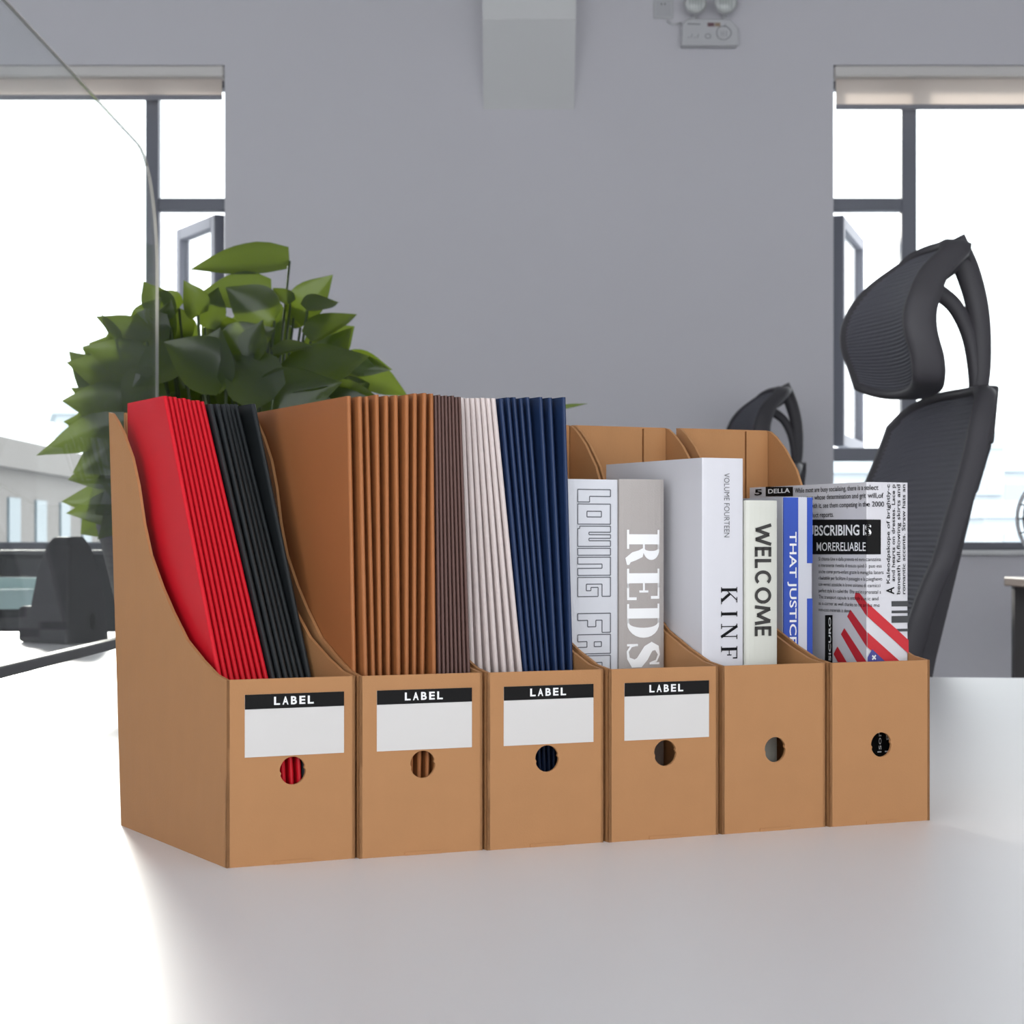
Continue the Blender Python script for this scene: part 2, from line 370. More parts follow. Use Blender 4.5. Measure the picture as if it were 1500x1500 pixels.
def serif(ch, k, t):
    P = []; sf = k*.45
    st = lambda x: [rect(x, 0, x+k, 1), rect(x-sf, 0, x+k+sf, t), rect(x-sf, 1-t, x+k+sf, 1)]
    if ch in 'REDFKI': P += st(sf); 
    x = sf+k
    if ch == 'R':
        P += [bowl(x+.12, .47, 1, .30, k*.9, t), rect(x, 1-t, x+.13, 1), rect(x, .47, x+.13, .47+t), strip([(x+.12, .49), (x+.25, .40), (x+.32, .2), (x+.42, .03), (x+.55, .03)], [t, k*.8, k*.9, k*.7, t])]; w = x+.55
    elif ch in 'EF':
        P += [rect(x, 1-t, x+.42, 1), rect(x+.42-t*1.3, .72, x+.42, 1), rect(x, .5-t/2, x+.25, .5+t/2), rect(x+.25-t, .36, x+.25, .64)]
        if ch == 'E': P += [rect(x, 0, x+.45, t), rect(x+.45-t*1.3, 0, x+.45, .28)]
        w = x+.45
    elif ch == 'D': P += [bowl(x+.12, 0, 1, .40, k, t), rect(x, 1-t, x+.13, 1), rect(x, 0, x+.13, t)]; w = x+.52
    elif ch == 'S':
        c = [(.58, .72), (.52, .90), (.36, .985), (.18, .92), (.13, .76), (.22, .62), (.40, .50), (.56, .36), (.58, .18), (.44, .04), (.26, .02), (.12, .12), (.08, .30)]
        P += [strip(c, [t, t, t*1.2, k*.6, k*.9, k*1.05, k*1.1, k*1.05, k*.85, t*1.4, t, t, t]), rect(.56, .68, .56+t, 1), rect(.06, 0, .06+t, .32)]; w = .66
    elif ch == 'K': P += [strip([(x, .4), (x+.45, .97)], [t, t]), strip([(x+.12, .55), (x+.50, .02)], [k, k]), rect(x+.3, 1-t, x+.58, 1), rect(x+.34, 0, x+.66, t)]; w = x+.66
    elif ch == 'N': P += [rect(.12, 0, .12+t, 1), rect(0, 0, .26, t), rect(0, 1-t, .2, 1), strip([(.12, 1), (.68, 0)], [k, k]), rect(.68-t, 0, .68, 1), rect(.56, 1-t, .8, 1)]; w = .8
    elif ch == 'I': w = x+sf
    return P, w
def serif_text(name, s, fn, L, h, k, t, gap, m, parent):
    mm = MB(); xs = 0; glyphs = []
    for ch in s:
        P, w = serif(ch, k, t); glyphs.append((xs, P)); xs += w+gap
    sc = L/(xs-gap)
    for gx, P in glyphs:
        for v, f in P:
            for q in f:
                A, Bb, Cc, Dd = [v[k_] for k_ in q]; n = 10
                g = lambda i_, j_: tuple((A[t_]*(1-i_)+Bb[t_]*i_)*(1-j_)+(Dd[t_]*(1-i_)+Cc[t_]*i_)*j_ for t_ in (0, 1))
                vv = [g(i_/2, j_/n) for j_ in range(n+1) for i_ in range(3)]
                mm.add([fn((a+gx)*sc, b*h) for a, b in vv], [(j_*3+i_, j_*3+i_+1, j_*3+i_+4, j_*3+i_+3) for j_ in range(n) for i_ in range(2)])
    o = obj(name, mm.v, mm.f, m, parent, fixn=False)
    return o

zpx = lambda i, x, y, u: loc_u(i, x, y, u)[1]-TH-.0003      # height above a book's foot
# outline-lettered white book (box 4)
b = book(3, .0025, .0425, .0635, .2, zpx(3, 870, 702, .022), mat('matte_white_cover', C(208, 209, 214), .5), 'white book with outlined block capitals on its spine, beside the grey book')
OUT = {'L': [[(0, 0), (.62, 0), (.62, .36), (.34, .36), (.34, 1), (0, 1)]],
       'O': [[(0, 0), (1, 0), (1, 1), (0, 1)], [(.36, .28), (.64, .28), (.64, .72), (.36, .72)]],
       'V': [[(.12, .06), (.12, 0), (1, 0), (1, 1), (.72, 1), (.72, .34), (.6, .34), (.6, 1), (.42, 1), (.42, .34), (.3, .34), (.3, 1), (0, 1), (0, .06)]],
       'I': [[(0, 0), (.34, 0), (.34, 1), (0, 1)]],
       'N': [[(0, 0), (.34, 0), (.34, .74), (.55, .74), (.55, 0), (.9, 0), (.9, 1), (0, 1)]],
       'G': [[(0, 0), (.95, 0), (.95, .62), (.5, .62), (.5, .4), (.66, .4), (.66, .26), (.34, .26), (.34, .74), (.95, .74), (.95, 1), (0, 1)]],
       'F': [[(0, 0), (.34, 0), (.34, .3), (.66, .3), (.66, .55), (.34, .55), (.34, .74), (.95, .74), (.95, 1), (0, 1)]],
       'A': [[(0, 0), (.34, 0), (.34, .28), (.62, .28), (.62, 0), (.95, 0), (.95, 1), (0, 1)], [(.36, .5), (.6, .5), (.6, .72), (.36, .72)]]}
mm = MB(); hgt = .0262; cx = .0075; z0 = zpx(3, 870, 717, .022); unit = .0105
a0 = 0; fn = spine_map(cx, z0, -.0003)
for ch in 'LOVING FAN':
    if ch == ' ': a0 += .0105; continue
    wmax = max(p[0] for p in OUT[ch][0])*unit*1.35
    for loop in OUT[ch]:
        pts = [(a0+p[0]*unit*1.35, p[1]*hgt) for p in loop]
        for q in range(len(pts)):
            A, Bq = pts[q], pts[(q+1) % len(pts)]
            v, f = strip([A, Bq], [.0007, .0007]); mm.add([fn(*p) for p in v], f)
    a0 += wmax+.0014
obj('spine_lettering', mm.v, mm.f, thinink, b, fixn=False)
# grey REDS book
gr = mat('grey_cloth_cover', C(168, 161, 157), .6, bump=.2, bscale=900)
b = book(3, .0435, .0825, .0635, .2, zpx(3, 941, 702, .062), gr, 'warm grey hardback with large white serif capitals on its rounded spine', round_=.004)
w_ = .039
serif_text('spine_lettering', 'REDS', lambda a, q: (.0065+q, -.0003+.0052*(1-math.sqrt(max(0, 1-((.0065+q-w_/2)/(w_/2))**2)))-.0004 if False else .005-.005*math.sin(math.acos(max(-1, min(1, 1-2*(.0065+q)/w_))))**.7-.0004, zpx(3, 941, 776, .062)-a), zpx(3, 941, 776, .062)-zpx(3, 941, 976, .062), .0265, .27, .06, .10, whiteink, b)
# thick white KINF volume (box 5)
wc = mat('gloss_white_cover', C(211, 210, 215), .4, spec=.35)
hb = zpx(4, 1060, 671, .02)
b = book(4, .003, .0370, .0300, .169, hb, wc, 'thick white volume with black serif capitals, tallest book in the boxes')
text('spine_lettering', 'VOLUME FOURTEEN', spine_map(.0175, zpx(4, 1060, 693, .02)), zpx(4, 1060, 693, .02)-zpx(4, 1060, 787, .02), .0045, mat('grey_ink', C(90, 90, 92), .6), b, bold=-.004)
serif_text('spine_lettering', 'KINF', spine_map(.0150, zpx(4, 1060, 860, .02)), zpx(4, 1060, 860, .02)-zpx(4, 1060, 966, .02), .0135, .15, .05, .36, ink, b)
# WELCOME book
hb = zpx(4, 1120, 733, .054)
b = book(4, .0385, .0665, .0290, .15, hb, mat('ivory_cover', C(206, 206, 196), .5), 'ivory book lettered WELCOME in dark capitals, beside the thick white volume', round_=.002)
arc = lambda a0_, a1_, n_=16: [(.5+.42*math.cos(a0_+(a1_-a0_)*k/n_), .5+.42*math.sin(a0_+(a1_-a0_)*k/n_)) for k in range(n_+1)]
STR = {'W': (1.45, [[(.03, 1), (.27, .05), (.5, .88), (.73, .05), (.97, 1)]]), 'E': (.68, [[(.12, 0), (.12, 1)], [(0, .08), (.95, .08)], [(0, .5), (.88, .5)], [(0, .92), (.95, .92)]]), 'L': (.62, [[(.12, 0), (.12, 1)], [(0, .08), (.95, .08)]]),
       'C': (1.0, [arc(.75, 2*PI-.75)]), 'O': (1.1, [arc(0, 2*PI, 24)]), 'M': (1.3, [[(.05, 0), (.17, .94), (.5, .14), (.83, .94), (.95, 0)]])}
zA, zB = zpx(4, 1115, 768, .054), zpx(4, 1115, 932, .054); hW = .0138; tot = sum(STR[c][0] for c in 'WELCOME')+.17*6; un = (zA-zB)/tot; a0 = 0; mm = MB(); fn = spine_map(.0072, zA, -.0004)
for c in 'WELCOME':
    wd1, ls = STR[c]
    for l in ls:
        p = [(a0+x*wd1*un, y*hW) for x, y in l]
        if c in 'CO': v, f = strip(p, [.0024]*len(p)); mm.add([fn(*q) for q in v], f)
        else:
            for A, Bq in zip(p, p[1:]): v, f = strip([A, Bq], [.0024, .0024]); mm.add([fn(*q) for q in v], f)
    a0 += (wd1+.17)*un
obj('spine_lettering', mm.v, mm.f, mat('dark_ink', C(52, 50, 48), .6), b, fixn=False)
# THAT JUSTICE book (box 6)
hb = zpx(5, 1170, 728, .015)
blue = mat('blue_print', C(44, 78, 176), .5)
b = book(5, .003, .0285, .0655, .19, hb, mat('pale_cover', C(206, 207, 215), .5), 'blue and white striped book lettered THAT JUSTICE on its spine')
zj = lambda y: zpx(5, 1170, y, .015)
bx('spine_stripe', (.0002, -.0003, .001), (.0128, .0011, hb-.0003), blue, b)
for (ya, yb_) in ((728.5, 825), (877, 1180)): bx('spine_stripe', (.0207, -.0003, max(.001, zj(yb_))), (.0253, .0011, zj(ya)), blue, b)
text('spine_lettering', 'THAT JUSTICE', spine_map(.0032, zj(779), -.0005), zj(779)-zj(944), .0080, whiteink, b, bold=.012)
# newsprint book
U, V0 = .0470, .0221
hb = zpx(5, 1270, 706, U)
b = book(5, U, .0832, V0, .184, hb, mat('newsprint_paper', C(208, 206, 210), .55), 'newsprint-wrapped book with flag stripes, blocks of small type and a black headline panel')
def sz(x, y):      # photo pixel -> unrolled print coordinate of cover and spine
    if x < 1270:
        v, z = loc_u(5, x, y, U); return -(v-V0), z-TH-.0003
    v, z = loc_u(5, 1270+(x-1270)*.0, y, U); return (x-1270)/65*.0362, z-TH-.0003+ (x-1270)/65*.0
def wrap(s, z, e=.0003): return (-e, -s, z) if s < 0 else (s, -e, z)
def wtext(mm, s, x0, x1, y, hpx, bold=0., cap=False):
    a0, z = sz(x0, y); a1, _ = sz(x1, y); h = hpx/2010.0
    r = text(None, s, lambda a, q: wrap(a0+a, z+q, .0005), a1-a0, h, None, None, bold, cap); mm.add(*r)
def vtext(mm, s, x, y0, y1, hpx, bold=0., cap=False, e=.0005):     # reads upward, tops to the left
    s0, z0 = sz(x, y0); _, z1 = sz(x, y1); h = hpx/1850.0*(1 if x > 1270 else 1.6)
    r = text(None, s, lambda a, q: wrap(s0-q, z0+a, e), z1-z0, h, None, None, bold, cap); mm.add(*r)
def part_text(nm, m, fnc, *a, **k):
    q = MB(); fnc(q, *a, **k); return obj(nm, q.v, q.f, m, b, fixn=False)
for s, x0, x1, y in (('While most are busy socialising, there is a select', 1165, 1287, 722), ('supporters whose determination and grit will,of', 1166, 1295, 733), ('together with it, see them competing in the 2000', 1166, 1296, 745), ('product reports.', 1180, 1222, 758)):
    part_text('type_line', ink, wtext, s, x0, x1, y, 7.5, .006)
lines = ['Si chiama Une e dalla prenota ed euro canzzina', 'e interamente rivestita di tessuto quindi 3 puo ess', 'anche come porta-enfant grazie la maniglia laters', 'ribaltabile per facilitare il passaggio e la pieghevo', 'con vernici atossiche in breve uniranno di carnicci', 'perfect style it s called the  Elite and it s prenatal s', 'The transport capsule is entirely a unic and', 'as a corner as well thanks to his arms me', 'non-cost materials is done']
for k, s in enumerate(lines): part_text('type_line', ink, wtext, s, 1200, (1291, 1292, 1295, 1293, 1290, 1291, 1287, 1289, 1246)[k], 821+k*9.25, 5.4, .0)
def quadpx(mm, pts, e=.0003):      # polygon given in photo pixels, split at the fold already
    right = all(q[0] >= 1270 for q in pts)
    v = [wrap(*sz(*p), e) if p[0] < 1270 or right else (-e, 0, sz(*p)[1]) for p in pts]
    mm.add(v, [tuple(range(len(v)))])
mm = MB(); q1, q2 = [(1176, 761), (1270, 761), (1270, 812), (1176, 812)], [(1270, 761), (1291, 761), (1291, 812), (1270, 812)]
v = [wrap(*sz(*q1[0])), (-.0003, -.0003, sz(1270, 761)[1]), wrap(*sz(*q2[1])), wrap(*sz(*q2[2])), (-.0003, -.0003, sz(1270, 812)[1]), wrap(*sz(*q1[3]))]
obj('headline_panel', v, [(0, 1, 4, 5), (1, 2, 3, 4)], black_p, b, fixn=False)
for pts in ([(1209, 901), (1220, 901), (1220, 980), (1209, 980)], [(1122, 713), (1162, 713), (1162, 727), (1122, 727)]):
    mm = MB(); quadpx(mm, pts); obj('print_panel', mm.v, mm.f, black_p, b, fixn=False)
part_text('headline_lettering', whiteink, wtext, 'SUBSCRIBING IS', 1178, 1276, 785, 16, .02, True); part_text('headline_lettering', whiteink, wtext, 'MORERELIABLE', 1197, 1269, 807, 13, .006, True)
part_text('headline_lettering', whiteink, vtext, 'SICURO', 1218, 968, 904, 3.6, .02, True); part_text('headline_lettering', whiteink, wtext, 'DELLA', 1126, 1158, 723, 7, .02, True)
for k, (s, ya) in enumerate((('Kaleodpskope of brightly-c', 855), ('and hearts on dresses. Lace p', 852), ('beneath full.flowing skirts and', 871), ('romantic accents. Straw hats an', 871))):
    part_text('column_type', ink, vtext, s, 1305+k*8.2, ya, 709, 5.5, .008)
part_text('column_type', ink, vtext, 'A', 1312, 871, 860, 13, .02, True)
part_text('column_type', ink, wtext, '5', 1106, 1117, 726, 10, .03, True)
for y0, y1 in ((881, 889), (895, 899), (903, 913), (922, 926)):
    mm = MB(); quadpx(mm, [(1308, y0), (1334.5, y0), (1334.5, y1), (1308, y1)]); obj('print_bar', mm.v, mm.f, mat('bar_ink', C(62, 62, 64), .6), b, fixn=False)
obj('print_panel', [wrap(s_, z_) for s_, z_ in ((.0004, .025), (.034, .025), (.034, .088), (.0004, .088))], [(0, 1, 2, 3)], black_p, b, fixn=False)
for k, w3 in enumerate(('Isori,d', 'l  gen')):
    q = text(None, w3, lambda a, h_, k=k: wrap(.0075+k*.0065+.0045-h_, .046+a, .0005), .024, .0035, None, None, .0, False); obj('column_type', q[0], q[1], whiteink, b, fixn=False)
K = lambda x, y: (1080+x/5, 690+y/5)
for L_, R_p in (([(868, 890), (900, 895), (950, 965), (950, 1065), (862, 930)], [(950, 965), (1275, 1245), (1275, 1345), (950, 1065)]), ([(832, 1015), (950, 1180), (950, 1290), (808, 1065)], [(950, 1180), (1200, 1395), (1075, 1395), (950, 1290)]),
             ([(787, 1150), (950, 1400), (880, 1400), (762, 1195)], None), ([(737, 1285), (805, 1400), (740, 1400), (708, 1340)], None)):
    mm = MB(); quadpx(mm, [K(*p) for p in L_], .0004)
    if R_p:
        quadpx(mm, [K(*p) for p in R_p], .0004)
    obj('flag_stripe', mm.v, mm.f, mat('red_print', C(196, 34, 44), .5), b, fixn=False)
mm = MB(); quadpx(mm, [K(*p) for p in [(985, 1305), (1085, 1395), (950, 1395), (950, 1365)]], .0006); obj('flag_canton', mm.v, mm.f, mat('indigo_print', C(70, 70, 140), .5), b, fixn=False)
mm = MB()
for (a, c) in (((985, 1352), (1012, 1380)), ((1012, 1350), (985, 1382))):
    p, q = sz(*K(*a)), sz(*K(*c)); v, f = strip([p, q], [.0012, .0012]); mm.add([wrap(s_, z_, .0008) for s_, z_ in v], f)
obj('flag_star', mm.v, mm.f, whiteink, b, fixn=False)

# ------------------------------------------------------------------ office chairs
CPHI = math.radians(11); CF = Vector((-math.cos(CPHI), -math.sin(CPHI), 0)); CLt = Vector((math.sin(CPHI), -math.cos(CPHI), 0))
near = Vector(((1330-750)/F*3.44, 3.44, 0)); CC = near-CLt*.15
def cf(x, y, l):          # photo pixel on the chair's plane at lateral offset l -> (forward, height)
    P0 = CC+CLt*l; k = (x-750)/F
    f = (k*P0.y-P0.x)/(CF.x-k*CF.y); P = P0+CF*f
    return f, CZ-(y-YH)/F*P.y
def interp(T, x):
    for (a, b) in zip(T, T[1:]):
        if x <= b[0]:
            q = (x-a[0])/(b[0]-a[0]); return [p+(r-p)*q for p, r in zip(a[1:], b[1:])]
    return list(T[-1][1:])
def spl(T, n=40):         # smooth (t, f, z) table by Catmull-Rom
    out = []
    for i in range(len(T)-1):
        p0, p1, p2, p3 = T[max(i-1, 0)], T[i], T[i+1], T[min(i+2, len(T)-1)]
        for k in range(8):
            t = k/8.; out.append(tuple(.5*(2*b_+(c_-a_)*t+(2*a_-5*b_+4*c_-d_)*t*t+(3*b_-a_-3*c_+d_)*t**3) for a_, b_, c_, d_ in zip(p0, p1, p2, p3)))
    out.append(T[-1]); return out
ch = thing('office_chair', 'dark grey mesh office chair with headrest in front of the window', 'chair', CC, 0, 'mesh office chairs')
def cl(f, l, z): return CF*f+CLt*l+Vector((0, 0, z))
def panel(nm, prof, hw, wrapc, lobe, ridges, fr_w, fr_d, top_arch=0, bot_arch=0, rows=5):
    """mesh surface with ridges plus a swept rim frame; prof = table (b, f, z)"""
    P = spl(prof); z0, z1 = P[0][2], P[-1][2]
    def Sf(a, b):
        bb = min(max(b, 0), 1); f, z = interp(P, bb); 
        wdt = hw*lobe(bb)
        return f+wrapc*a*a, wdt*a, z-top_arch*abs(a)**4*max(0, (bb-.4)/.6)+bot_arch*abs(a)**2.4*max(0, (.5-bb)/.5)
    nu, nv = 20, ridges*rows; v = []; fc = []
    for side in (0, 1):
        for j in range(nv+1):
            for i in range(nu+1):
                f, l, z = Sf(-1+2*i/nu, j/nv)
                r = .0016*math.cos(2*PI*j/rows)
                v.append(cl(f+(r if side == 0 else -.003+r), l, z))
    N = (nu+1)*(nv+1)
    for s in (0, 1):
        for j in range(nv):
            for i in range(nu):
                q = s*N+j*(nu+1)+i; fc.append((q, q+1, q+nu+2, q+nu+1) if s == 0 else (q, q+nu+1, q+nu+2, q+1))
    obj(nm+'_mesh', v, fc, meshm, ch, smooth=True, fixn=False)
    loop = [(-1+2*i/16, 0) for i in range(16)]+[(1, j/24) for j in range(24)]+[(1-2*i/16, 1) for i in range(16)]+[(-1, 1-j/24) for j in range(24)]
    pts = [Vector(Sf(a, b)) for a, b in loop]; n = len(pts); v = []; fc = []
    cen = sum(pts, Vector())/n
    for k, p in enumerate(pts):
        t = (pts[(k+1) % n]-pts[k-1]).normalized(); o = t.cross(Vector((1, 0, 0)))
        o = Vector((0, o.y, o.z)); o = o.normalized() if o.length > 1e-4 else Vector((0, 1, 0))
        if o.dot(Vector((0, p.y-cen.y, p.z-cen.z))) < 0: o = -o
        sec = [(.006, -.004), (.006, fr_w*.6), (-.004, fr_w), (-fr_d*.7, fr_w), (-fr_d, fr_w*.5), (-fr_d, -.004), (-fr_d*.5, -.012)]
        for (df, do) in sec: q = p+Vector((df, 0, 0))+o*do; v.append(cl(q.x, q.y, q.z))
    for k in range(n):
        for i in range(7): fc.append((k*7+i, k*7+(i+1) % 7, ((k+1) % n)*7+(i+1) % 7, ((k+1) % n)*7+i))
    obj(nm+'_frame', v, fc, chairm, ch, smooth=True)
def row(b, x, y, l): f, z = cf(x, y, l); return (b, f, z)
LH = .15
hp = [row(0, 1346, 564, LH), row(.2, 1340, 530, LH), row(.42, 1329, 485, LH), row(.62, 1331, 440, LH), row(.82, 1356, 388, LH), row(1, 1400, 345, LH)]
hp = [(b_, f_-.03, z_) for b_, f_, z_ in hp]
panel('headrest', hp, LH, .03, lambda b: .80+.20*math.sin(PI*min(1, max(0, b*.9+.12)))**.6-(.22*max(0, b-.7)/.3), 36, .012, .052, top_arch=.02, bot_arch=.02)
LB = .24
bp = [row(0, 1318, 1010, LB), row(.3, 1342, 900, LB), row(.55, 1378, 790, LB), row(.8, 1422, 655, LB), row(1, 1446, 562, LB)]
bp = [(b_, f_-.06+.0, z_) for b_, f_, z_ in bp]
panel('backrest', bp, LB, .06, lambda b: 1-.22*max(0, b-.5)/.5-.12*max(0, .5-b)/.5, 60, .012, .034, top_arch=.05)
def ctube(nm, pts, r, l=0, ry=None): return MB().tube([cl(f, l, z) for f, z in pts], r, 12, ry, CLt).build(nm, chairm, ch, smooth=True)
# headrest bracket: two curved arms meeting on a short stem
def curve3(pxs, l): return [cf(x, y, l) for x, y in pxs]
def spl2(pts): return [(q[1], q[2]) for q in spl([(i, p[0], p[1]) for i, p in enumerate(pts)])]
ctube('headrest_arm', spl2(curve3([(1395, 352), (1418, 400), (1433, 460), (1437, 530), (1432, 585)], .0)), .016, 0, [.026-.010*k/32 for k in range(33)])
ctube('headrest_arm', spl2(curve3([(1370, 425), (1398, 448), (1418, 488), (1427, 535), (1430, 585)], .0)), .012, 0, [.016-.004*k/32 for k in range(33)])
ctube('headrest_hub', spl2(curve3([(1352, 400), (1375, 398), (1408, 372)], .0)), [.012]*8+[.02]*8+[.026], 0)
# spine with adjustment housing
sp = curve3([(1432, 570), (1422, 640), (1398, 740), (1372, 850), (1345, 960), (1325, 1060)], .0)
mm = MB(); prev = []
for k, (f, z) in enumerate(sp):
    hw_, dp = (.030, .026)
    prev.append([cl(f+.004, -hw_, z), cl(f+.004, hw_, z), cl(f-dp, hw_*.7, z), cl(f-dp, -hw_*.7, z)])
v = [p for r in prev for p in r]; f_ = [(0, 1, 2, 3), tuple(4*(len(prev)-1)+k for k in (3, 2, 1, 0))]
for k in range(len(prev)-1):
    for j in range(4): f_.append((4*k+j, 4*k+(j+1) % 4, 4*k+4+(j+1) % 4, 4*k+4+j))
obj('spine', v, f_, chairm, ch)
def hous(nm, x0, y0, x1, y1, l, wdt, dep):
    a, b2 = cf(x0, y0, 0), cf(x1, y1, 0); mm = MB()
    v = [cl(p[0]+df, l+s*wdt, p[1]) for p in (a, b2) for (df, s) in ((.01, -1), (.01, 1), (-dep, .7), (-dep, -.7))]
    mm.add(v, [(0, 1, 2, 3), (7, 6, 5, 4)]+[(j, (j+1) % 4, 4+(j+1) % 4, 4+j) for j in range(4)]); mm.build(nm, chairm, ch, bevel=.006)
hous('height_slider', 1432, 566, 1424, 652, 0, .042, .030)
hous('lumbar_housing', 1420, 650, 1398, 724, 0, .05, .030)
# seat, armrests, column, base
fb, zb = sp[-1]
SZ = .46; f0 = fb
ctube('back_bracket', spl2([(fb-.01, zb), (fb-.0, .52), (fb+.06, .43), (fb+.22, .41)]), .022)
seat = MB(); outline = smooth_poly([(f0+.02, -.23), (f0+.5, -.25), (f0+.5, .25), (f0+.02, .23)], 3)
seat.prism(outline, lambda p: cl(p.x, p.y, SZ-.06), lambda p: cl(p.x, p.y, SZ)).build('seat', meshm, ch, bevel=.015)
fc = f0+.25
for s in (-1, 1):
    a = MB(); a.tube([cl(fc, s*.27, .42), cl(fc, s*.29, .5), cl(fc, s*.29, .615)], .018, 8); a.build('armrest_post', chairm, ch, smooth=True)
    MB().prism(smooth_poly([(fc-.12, s*.29-.04), (fc+.13, s*.29-.04), (fc+.13, s*.29+.04), (fc-.12, s*.29+.04)], 2), lambda p: cl(p.x, p.y, .61), lambda p: cl(p.x, p.y, .635)).build('armrest_pad', chairm, ch)
    a = MB(); a.tube([cl(fc, 0, .40), cl(fc, s*.27, .42)], .016, 8); a.build('armrest_bracket', chairm, ch, smooth=True)
MB().tube([cl(fc, 0, .10), cl(fc, 0, .41)], .028, 12).build('gas_column', darkm2, ch, smooth=True)
for k in range(5):
    a_ = 2*PI*k/5; e = (fc+.30*math.cos(a_), .30*math.sin(a_))
    MB().tube([cl(fc, 0, .12), cl(e[0], e[1], .085)], [.026, .018], 8).build('base_leg', chairm, ch, smooth=True)
    c_ = cl(e[0], e[1], .03); t_ = CLt*.02
    MB().tube([c_-t_, c_+t_], .03, 14).build('caster', darkm, ch, smooth=True)
    MB().tube([cl(e[0], e[1], .05), cl(e[0], e[1], .09)], .01, 8).build('caster_stem', chairm, ch, smooth=True)
c2 = copy_tree(ch)
c2['label'] = 'dark grey mesh office chair against the grey wall, only its headrest showing above the boxes'
zq = cf(1400, 345, LH)[1]; Y2 = (zq-CZ)*F/(YH-566)
c2.location = (CC.x-near.x+(1107-750)/F*Y2, Y2+.15, 0)

# ------------------------------------------------------------------ plant
pc = Vector(((335-750)/F*3.3, 3.3, TZ))
pl = thing('potted_plant', 'large leafy green potted plant on the table behind the file boxes', 'plant', pc)
potm = mat('pot_dark_ribbed', C(58, 56, 58), .45)
pp = [(.0, 0), (.148, 0), (.152, .01)]
for k in range(26):
    z = .012+k*.0092; r = .153+(z/.255)*.062
    pp += [(r, z), (r+.002, z+.003), (r+.002, z+.006)]
pp += [(.222, .252), (.226, .262), (.212, .262), (.208, .235), (0, .235)]
MB().lathe(pp, 48).build('pot', potm, pl, smooth=True)
MB().lathe([(0, .242), (.1, .246), (.206, .238)], 32).build('soil', mat('soil', C(60, 48, 40), .95, noise=.4, nscale=60), pl)
leafA = leafB = leafC = transl('leaf_green', C(48, 58, 44), C(150, 175, 48), .42, .22)
stemm = transl('petiole', C(58, 72, 40), C(90, 120, 40), .25, .4)
def leaf_mesh(L, Wd, fold, droop, curl):
    n = 9; v = []; f = []
    prof = [0.0, .62, .90, 1.0, .97, .86, .68, .45, .22, 0.0]
    for k in range(n+1):
        t = k/n; y = L*t; z = -droop*L*t*t
        h = Wd/2*prof[k]
        back = -.10*L if k == 1 else (-.03*L if k == 2 else 0)
        v += [(-h, y+back, z+h*fold+curl*h*math.sin(3*t)), (-h*.5, y+back*.5, z+h*fold*.62), (0, y, z), (h*.5, y+back*.5, z+h*fold*.62), (h, y+back, z+h*fold-curl*h*math.sin(4*t))]
    for k in range(n):
        for j in range(4): a = k*5+j; f.append((a, a+1, a+6, a+5))
    return v, f
rnd = random.Random(11)
def leaf(bxp, byp, txp, typ, wpx_, Y, m, fold=.35, droop=.15, roll=0.0, dY=0.0, name='leaf', stem=True):
    """leaf with base and tip given in photo pixels at depth Y"""
    Bp = px(bxp, byp, Y); Tp = px(txp, typ, Y+dY); d = Tp-Bp; L = d.length; d.normalize()
    nrm = Vector((0, -1, .25)); nrm = (nrm-d*nrm.dot(d)).normalized(); nrm = Matrix.Rotation(roll, 3, d) @ nrm
    xa = d.cross(nrm); M3 = Matrix((xa, d, nrm)).transposed()
    v, f = leaf_mesh(L, wpx_/F*Y/max(.35, abs(math.cos(roll))) if abs(roll) < 1.0 else wpx_/F*Y*1.6, fold, droop, rnd.uniform(-.25, .25))
    o = obj(name, [Bp-pc+M3 @ Vector(p) for p in v], f, m, pl, smooth=True, fixn=False)
    if stem:
        q = Bp-pc; s0 = Vector((q.x*.35, q.y*.3, .24)); mid = Vector((q.x*.75, q.y*.7, max(q.z*.6, .3) if q.z > .25 else .34))
        pts = [s0, (s0+mid)/2+Vector((0, 0, .03)), mid, (mid+q)/2+Vector((0, 0, .01)), q]
        MB().tube(pts, .0022, 5).build('petiole', stemm, o, smooth=True)
    return o
